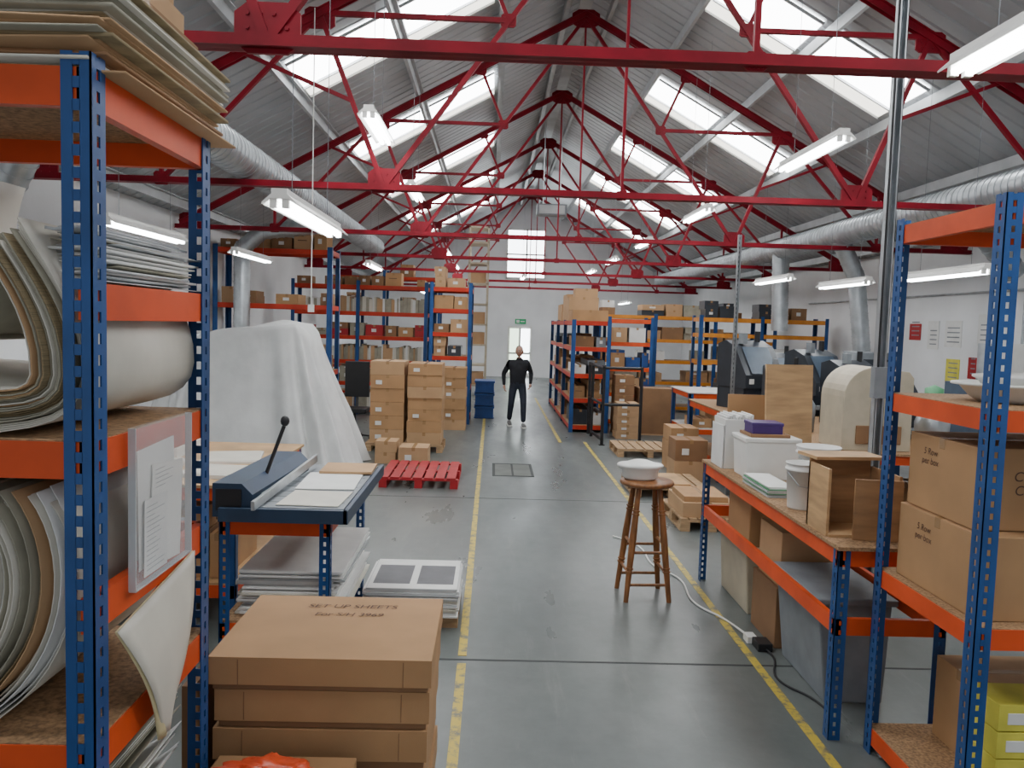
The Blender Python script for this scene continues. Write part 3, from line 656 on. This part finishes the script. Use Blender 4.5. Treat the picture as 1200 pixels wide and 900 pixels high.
b = MB(); b.poly([(2.0, 4.55, .0), (2.34, 4.55, .0), (2.37, 4.55, .62), (1.93, 4.55, .62)], (0, .7, 0), GREY); b.box(1.91, 2.39, 4.52, 5.28, .59, .63, GREY); b.build('grey_storage_bin', .01)
# ------------------------------------------------------------ right rack contents
b = MB(); b.carton(2.06, 2.85, 3.27, 3.95, .971, 1.33, CARD); oA = b.build('cardboard_box', .004)
text('handwriting', 'CREDIT\nCARDS GROSS', (2.46, 3.268, 1.22), .06, (math.pi/2, 0, 0), INK, oA); text('handwriting_side', '5 Row\nper box', (2.058, 3.72, 1.24), .045, (math.pi/2, 0, -math.pi/2), INK, oA)
b = MB(); b.carton(2.08, 2.66, 3.37, 3.93, 1.333, 1.69, CARD); oB = b.build('cardboard_box', .004)
text('handwriting', 'CREDIT\nCARDS', (2.34, 3.368, 1.55), .06, (math.pi/2, 0, 0), INK, oB); text('handwriting_side', '5 Row\nper box', (2.078, 3.74, 1.60), .045, (math.pi/2, 0, -math.pi/2), INK, oB)
b = MB(); b.lathe([(0, 0), (.17, 0), (.2, .02), (.24, .07), (.27, .075), (.27, .085), (.235, .085), (.19, .03), (0, .02)], (2.42, 3.6, 1.871), WHITE, 32, 1.2, .9)
b.lathe([(0, .03), (.12, .03), (.16, .1), (.18, .11), (.18, .12), (.1, .13), (0, .135)], (2.4, 3.6, 1.871), WHITE, 32, 1.2, .9); b.build('white_plastic_tray')
b = MB(); b.carton(2.3, 3.0, 3.55, 3.95, .141, .55, CARD); b.build('cardboard_box', .004)
b = MB()
for k in range(4): b.box(2.18, 2.6, 3.26, 3.48, .141+k*.12, .255+k*.12, YELLOWB); b.box(2.22, 2.34, 3.258, 3.262, .17+k*.12, .22+k*.12, PAPER)
b.build('yellow_box_stack', .003)
b = MB(); b.box(3.0, 3.3, 3.3, 3.8, 1.871, 2.2, CARD2); b.build('cardboard_box', .004)
# ------------------------------------------------------------ middle right
pallet('wooden_pallet', 2.07, 2.75, 8.5, 9.5, WOOD)
b = MB(); b.carton(2.1, 2.68, 8.55, 9.3, .141, .30, CARD2); b.carton(2.12, 2.6, 8.6, 9.2, .301, .36, CARD); b.build('cardboard_box', .003)
pallet('wooden_pallet', 1.86, 2.85, 10.2, 11.2, WOOD)
b = MB(); b.box(1.9, 2.6, 10.3, 11.1, .141, .16, PLY, .05); b.build('plywood_sheet')
pallet('wooden_pallet', 2.15, 3.25, 13.4, 14.4, WOOD)
stack('cardboard_box_stack', 2.75, 3.2, 12.2, 12.8, 0, 3, .22, CARD, 1)
stack('cardboard_box_stack', 2.62, 3.1, 11.3, 11.8, 0, 2, .3, CARD3, 1)
b = MB(); b.carton(3.0, 3.75, 16.3, 16.9, .02, .95, CARD3); b.box(2.95, 3.8, 16.25, 16.95, 0, .02, WOOD); b.build('large_cardboard_box', .005)
stack('cardboard_box_stack', 2.45, 2.9, 15.6, 16.1, 0, 5, .14, CARD2)
stack('cardboard_box_stack', 2.5, 2.9, 16.3, 16.8, 0, 6, .2, CARD3)
b = MB()
for (x, y) in ((2.05, 14.7), (2.75, 14.75), (2.0, 15.9), (1.98, 16.25)): b.cyl((x, y, 0), (x, y, 1.45), .03, .03, BLACK, 10)
for h in (.75, 1.42): b.tube([(1.98, 16.25, h), (2.05, 14.7, h), (2.75, 14.75, h)], .026, BLACK)
b.beam((2.0, 15.9, .1), (2.05, 14.7, .1), .03, .05, BLACK); b.box(2.0, 2.1, 14.65, 14.75, 0, .015, BLACK); b.build('black_handrail')
bench('workbench', 3.5, 4.75, 14.2, 15.6, 1.06, [.4], top=WHITE, w=.08)
shelf_fill(3.6, 4.6, 14.3, 15.0, .42, .3)
bench('workbench', 3.25, 4.9, 7.6, 13.2, 1.03, [.3], top=CHIP, w=.07, ny=3)
def hood(x, y, s=1.0, m=DGREY, z=1.031, yaw=0):
    b = MB(); b.box(-.3*s, .3*s, -.3*s, .3*s, 0, .3*s, DGREY)
    b.poly([(-.32*s, -.36*s, .3*s), (-.32*s, .3*s, .3*s), (-.32*s, .3*s, .9*s), (-.32*s, .12*s, .95*s), (-.32*s, -.1*s, .86*s), (-.32*s, -.36*s, .48*s)], (.64*s, 0, 0), m)
    b.add([(-.22*s, -.365*s, .50*s), (.22*s, -.365*s, .50*s), (.22*s, -.112*s, .86*s), (-.22*s, -.112*s, .86*s)], [(0, 1, 2, 3)], BGREY)
    b.box(-.3*s, .3*s, -.48*s, -.3*s, .1*s, .16*s, GREY); b.box(.08*s, .26*s, -.365*s, -.36*s, .34*s, .45*s, BGREY); b.box(-.26*s, -.18*s, -.365*s, -.36*s, .36*s, .43*s, WHITE)
    b.box(-.2*s, -.12*s, -.1*s, 0, .9*s, 1.05*s, GREY); b.cyl((.2*s, .1*s, .9*s), (.2*s, .1*s, 1.08*s), .04*s, .04*s, BLACK, 10)
    for vi, v in enumerate(b.v):
        q = Matrix.Rotation(yaw, 3, 'Z') @ Vector(v); b.v[vi] = (q.x+x, q.y+y, q.z+z)
    b.build('card_printing_machine', .01)
hood(3.8, 11.9, 1.05, yaw=.35); hood(4.55, 11.3, .95, yaw=.4); hood(3.75, 10.3, .75, yaw=-.2); hood(4.5, 10.0, .85, yaw=.3); hood(4.5, 12.7, .85); hood(4.4, 8.9, .8, yaw=.4)
b = MB(); pf = [(3.42, 1.031)]+[(3.42+.3*(1-math.cos(t)), 1.55+.3*math.sin(t)) for t in [i*math.pi/2/8 for i in range(9)]]+[(4.05, 1.81), (4.1, 1.75), (4.1, 1.031)]
b.poly([(x, 7.75, z) for x, z in pf], (0, .55, 0), CREAM); b.box(3.55, 4.0, 7.735, 7.75, 1.1, 1.28, CARD3); b.build('cream_machine_cover', .02)
b = MB(); b.lathe([(0, 0), (.16, 0), (.17, .25), (.12, .38), (.06, .42), (.06, .46), (0, .46)], (4.55, 8.2, 1.031), STEEL, 20); b.lathe([(.03, .44), (.09, .47), (.09, .6), (0, .64)], (4.55, 8.2, 1.031), GREEN, 16); b.build('steel_pressure_pot')
b = MB(); b.lathe([(0, 0), (.12, 0), (.13, .3), (.08, .38), (0, .4)], (3.6, 9.2, 1.031), GREY, 20); b.cyl((3.6, 9.2, 1.42), (3.6, 9.2, 1.56), .05, .05, BLACK, 12); b.build('grey_canister')
b = MB(); b.lathe([(0, 0), (.25, 0), (.26, .8), (.27, .82), (0, .82)], (2.92, 7.0, 0), BLUEC, 24); b.build('blue_barrel')
shelf_fill(3.35, 4.8, 7.7, 8.6, .316, .5); shelf_fill(3.35, 4.8, 10, 10.7, .316, .5)
b = MB(); b.box(5.5, 6.1, 12.0, 12.6, 0, 1.9, GREY); b.box(5.55, 6.05, 11.99, 12.0, .9, 1.8, DGREY); b.box(5.6, 5.8, 11.98, 11.99, 1.5, 1.7, BGREY); b.build('control_cabinet', .01)
b = MB(); b.box(5.9, 6.6, 9.6, 10.4, 0, 1.6, BGREY); b.box(6.0, 6.5, 9.59, 9.6, .9, 1.4, GREY); b.cyl((6.2, 10.0, 1.6), (6.2, 10.0, 2.1), .12, .12, STEEL); b.build('extraction_unit', .01)
b = MB(); b.box(6.9, 7.5, 8.5, 9.3, 0, 1.1, BGREY); b.box(6.95, 7.45, 8.6, 9.2, 1.1, 1.5, WHITE); b.box(6.9, 7.5, 10.6, 11.4, 0, 1.3, BGREY); b.build('ink_mixing_unit', .01)
b = MB()
for (y, z, w, h, m) in ((13.4, 2.0, .5, .45, PAPER), (14.1, 1.95, .35, .5, PAPER), (14.7, 2.1, .4, .3, REDP), (12.6, 2.05, .35, .5, PAPER), (15.4, 2.0, .4, .5, PAPER), (13.4, 1.4, .4, .4, YELLOWB), (12.9, 1.5, .25, .35, REDP)):
    b.box(XR-.012, XR-.002, y, y+w, z, z+h, m)
    for i in range(4): b.box(XR-.014, XR-.012, y+.05, y+w-.08, z+.08+i*.08, z+.1+i*.08, GREY)
b.build('wall_notices')
b = MB(); b.tube([(XR-.03, 8, 2.9), (XR-.03, 20, 2.9)], .02, STEEL); b.box(XR-.12, XR-.005, 11.6, 11.95, 1.6, 2.1, WHITE); b.tube([(XR-.03, 11.8, 2.1), (XR-.03, 11.8, 2.9)], .02, STEEL); b.build('electrical_conduit')
def cable(name, pts, m, r=.006):
    cu = bpy.data.curves.new(name, 'CURVE'); cu.dimensions = '3D'; cu.bevel_depth = r; sp = cu.splines.new('NURBS'); sp.points.add(len(pts)-1); sp.use_endpoint_u = True; sp.order_u = 4
    for i, p in enumerate(pts): sp.points[i].co = (*p, 1)
    cu.materials.append(m); o = bpy.data.objects.new(name, cu); sc.collection.objects.link(o); return o
cable('white_power_cable', [(1.3, 8.2, .008), (1.6, 7.9, .008), (1.4, 7.2, .008), (1.75, 6.9, .008), (1.6, 6.3, .008), (1.72, 6.0, .008), (1.8, 5.9, .008), (1.86, 5.5, .02)], WHITE, .008)
cable('black_power_cable', [(1.9, 5.3, .02), (1.95, 5.15, .008), (1.8, 4.95, .008), (1.85, 4.7, .008), (1.98, 4.6, .008), (1.97, 4.35, .008)], BLACK, .007)
b = MB(); b.box(1.82, 1.89, 5.42, 5.52, 0, .05, WHITE); b.box(1.85, 1.95, 5.28, 5.42, 0, .055, BLACK); b.build('power_adapter', .006)

# ------------------------------------------------------------ man
def skin(name, pts, edges, rad, mats, sub=2, matfn=None, root=0):
    me = bpy.data.meshes.new(name+'_cage'); me.from_pydata(pts, edges, []); ob = bpy.data.objects.new(name+'_cage', me); sc.collection.objects.link(ob)
    md = ob.modifiers.new('s', 'SKIN'); md.use_smooth_shade = True
    if not me.skin_vertices: 
        import bmesh
        bm = bmesh.new(); bm.from_mesh(me); bm.verts.layers.skin.verify(); bm.to_mesh(me); bm.free()
    for i, r in enumerate(rad):
        me.skin_vertices[0].data[i].radius = (r if isinstance(r, tuple) else (r, r)); me.skin_vertices[0].data[i].use_root = (i == root)
    ss = ob.modifiers.new('ss', 'SUBSURF'); ss.levels = sub; ss.render_levels = sub
    dg = bpy.context.evaluated_depsgraph_get(); new = bpy.data.meshes.new_from_object(ob.evaluated_get(dg)); new.name = name
    bpy.data.objects.remove(ob)
    new.materials.clear()
    for m in mats: new.materials.append(m)
    for p in new.polygons:
        p.use_smooth = True; p.material_index = matfn(p.center) if matfn else 0
    o = bpy.data.objects.new(name, new); sc.collection.objects.link(o); return o
man = bpy.data.objects.new('man', None); man.location = (.56, 17.1, 0); man.rotation_euler = (0, 0, .12); sc.collection.objects.link(man)
J = dict(pel=(0, 0, .93), bel=(.005, -.01, 1.08), chest=(.01, -.01, 1.27), neckb=(.01, 0, 1.41), neck=(.01, -.01, 1.49),
         shL=(.18, 0, 1.37), elL=(.29, .06, 1.12), wrL=(.25, -.10, .91), shR=(-.17, .01, 1.355), elR=(-.30, .09, 1.12), wrR=(-.29, .02, .87),
         hpL=(.095, 0, .88), knL=(.115, -.10, .49), anL=(.12, -.12, .10), hpR=(-.095, 0, .88), knR=(-.13, .02, .49), anR=(-.14, .18, .12))
names = list(J); idx = {n: i for i, n in enumerate(names)}
R = dict(pel=(.16, .11), bel=(.16, .125), chest=(.17, .12), neckb=(.085, .075), neck=.055, shL=.076, elL=.052, wrL=.034, shR=.076, elR=.052, wrR=.034,
         hpL=.1, knL=.072, anL=.056, hpR=.1, knR=.072, anR=.056)
E = [('pel', 'bel'), ('bel', 'chest'), ('chest', 'neckb'), ('neckb', 'neck'), ('chest', 'shL'), ('shL', 'elL'), ('elL', 'wrL'), ('chest', 'shR'), ('shR', 'elR'), ('elR', 'wrR'), ('pel', 'hpL'), ('hpL', 'knL'), ('knL', 'anL'), ('pel', 'hpR'), ('hpR', 'knR'), ('knR', 'anR')]
def mf(c):
    if c.z > 1.455 and abs(c.x) < .1: return 2
    if c.z < .93 and abs(c.x) < .2: return 1
    return 0
body = skin('body', [J[n] for n in names], [(idx[a], idx[c]) for a, c in E], [R[n] for n in names], [CLOTH, TROUS, SKIN], 2, mf)
body.parent = man
def child(b, name):
    o = b.build(name); o.parent = man; return o
b = MB()
def hf(v):
    w = 1-.18*max(0, -v.z); return Vector((v.x*w, v.y*(1 if v.y > 0 else .92)*(1-.08*max(0, -v.z)), v.z))
hz = 1.595
b.sphere((.01, -.02, hz), (.077, .098, .118), SKIN, 24, hf)
b.sphere((.01, .004, hz+.02), (.081, .1, .108), HAIR, 24, lambda v: Vector((v.x, max(v.y, -.6), max(v.z, -.55))) if v.y > -.2 or v.z > .55 else v*.8)
b.sphere((.01, -.125, hz-.02), (.013, .016, .012), SKIN, 10); b.sphere((.01, -.116, hz), (.009, .012, .025), SKIN, 10)
for s in (-1, 1):
    b.sphere((.01+s*.03, -.108, hz+.005), (.012, .008, .007), WHITE, 10); b.sphere((.01+s*.03, -.115, hz+.005), (.005, .003, .005), BLACK, 8)
    b.box(.01+s*.03-.015, .01+s*.03+.015, -.116, -.104, hz+.022, hz+.028, HAIR); b.sphere((.01+s*.079, -.01, hz-.005), (.01, .02, .03), SKIN, 12)
b.sphere((.01, -.108, hz-.055), (.024, .008, .006), mat('lips', (.35, .13, .11), .5), 12)
child(b, 'head')
for side, s in (('left', 1), ('right', -1)):
    w = Vector(J['wrL' if s > 0 else 'wrR']); el = Vector(J['elL' if s > 0 else 'elR']); d = (w-el).normalized()
    side_v = Vector((0, -1, 0)); side_v = (side_v-d*side_v.dot(d)).normalized(); inn = Vector((-s, 0, 0)); inn = (inn-d*inn.dot(d)).normalized()
    pp = [w-d*.015, w+d*.03, w+d*.075]; ho = skin('hand_'+side, [tuple(p) for p in pp], [(0, 1), (1, 2)], [.024, (.034, .02), (.036, .016)], [SKIN], 1); ho.parent = man
    for i, (o, l) in enumerate(((.027, .07), (.009, .078), (-.009, .073), (-.026, .058))):
        k0 = w+d*.07+side_v*o; k1 = k0+d*(l*.45)+inn*.008; k2 = k1+d*(l*.25)+inn*.018; k3 = k2+d*(l*.12)+inn*.02
        f = skin('finger_%s_%d' % (side, i+1), [tuple(k) for k in (k0, k1, k2, k3)], [(0, 1), (1, 2), (2, 3)], [.009, .0085, .008, .007], [SKIN], 1); f.parent = man
    t0 = w+d*.03+side_v*.025; t1 = t0+d*.03+side_v*.025+inn*.01; t2 = t1+d*.03+side_v*.005+inn*.012
    f = skin('thumb_'+side, [tuple(k) for k in (t0, t1, t2)], [(0, 1), (1, 2)], [.011, .010, .008], [SKIN], 1); f.parent = man
for side, a in (('left', J['anL']), ('right', J['anR'])):
    x, y, z = a; up = z-.10
    f = skin('shoe_'+side, [(x, y+.05, .05+up), (x, y-.02, .055+up), (x, y-.11, .042+up*.6), (x, y-.19, .033+up*.3)], [(0, 1), (1, 2), (2, 3)], [(.042, .045), (.045, .05), (.05, .038), (.04, .028)], [SHOE], 2); f.parent = man
    b = MB(); b.poly([(x-.045, y+.08, .0+up*.6), (x+.045, y+.08, up*.6), (x+.05, y-.21, 0), (x-.05, y-.21, 0)], (0, 0, .022), WHITE); child(b, 'shoe_sole_'+side)

# ------------------------------------------------------------ world + camera
w = bpy.data.worlds.new('world'); sc.world = w; w.use_nodes = True
bg = w.node_tree.nodes['Background']; bg.inputs['Color'].default_value = (.9, .94, 1.0, 1); bg.inputs['Strength'].default_value = .75
cd = bpy.data.cameras.new('camera'); cam = bpy.data.objects.new('camera', cd); sc.collection.objects.link(cam); sc.camera = cam
cd.sensor_width = 36; cd.lens = 28.5; cd.clip_start = .05; cd.clip_end = 200
yaw = math.atan(24.2/950); pitch = math.atan(69.3/950); roll = .031
M = Matrix.Rotation(-yaw, 4, 'Z') @ Matrix.Rotation(math.pi/2-pitch, 4, 'X') @ Matrix.Rotation(roll, 4, 'Z')
cam.matrix_world = Matrix.Translation((0, 0, 2.15)) @ M
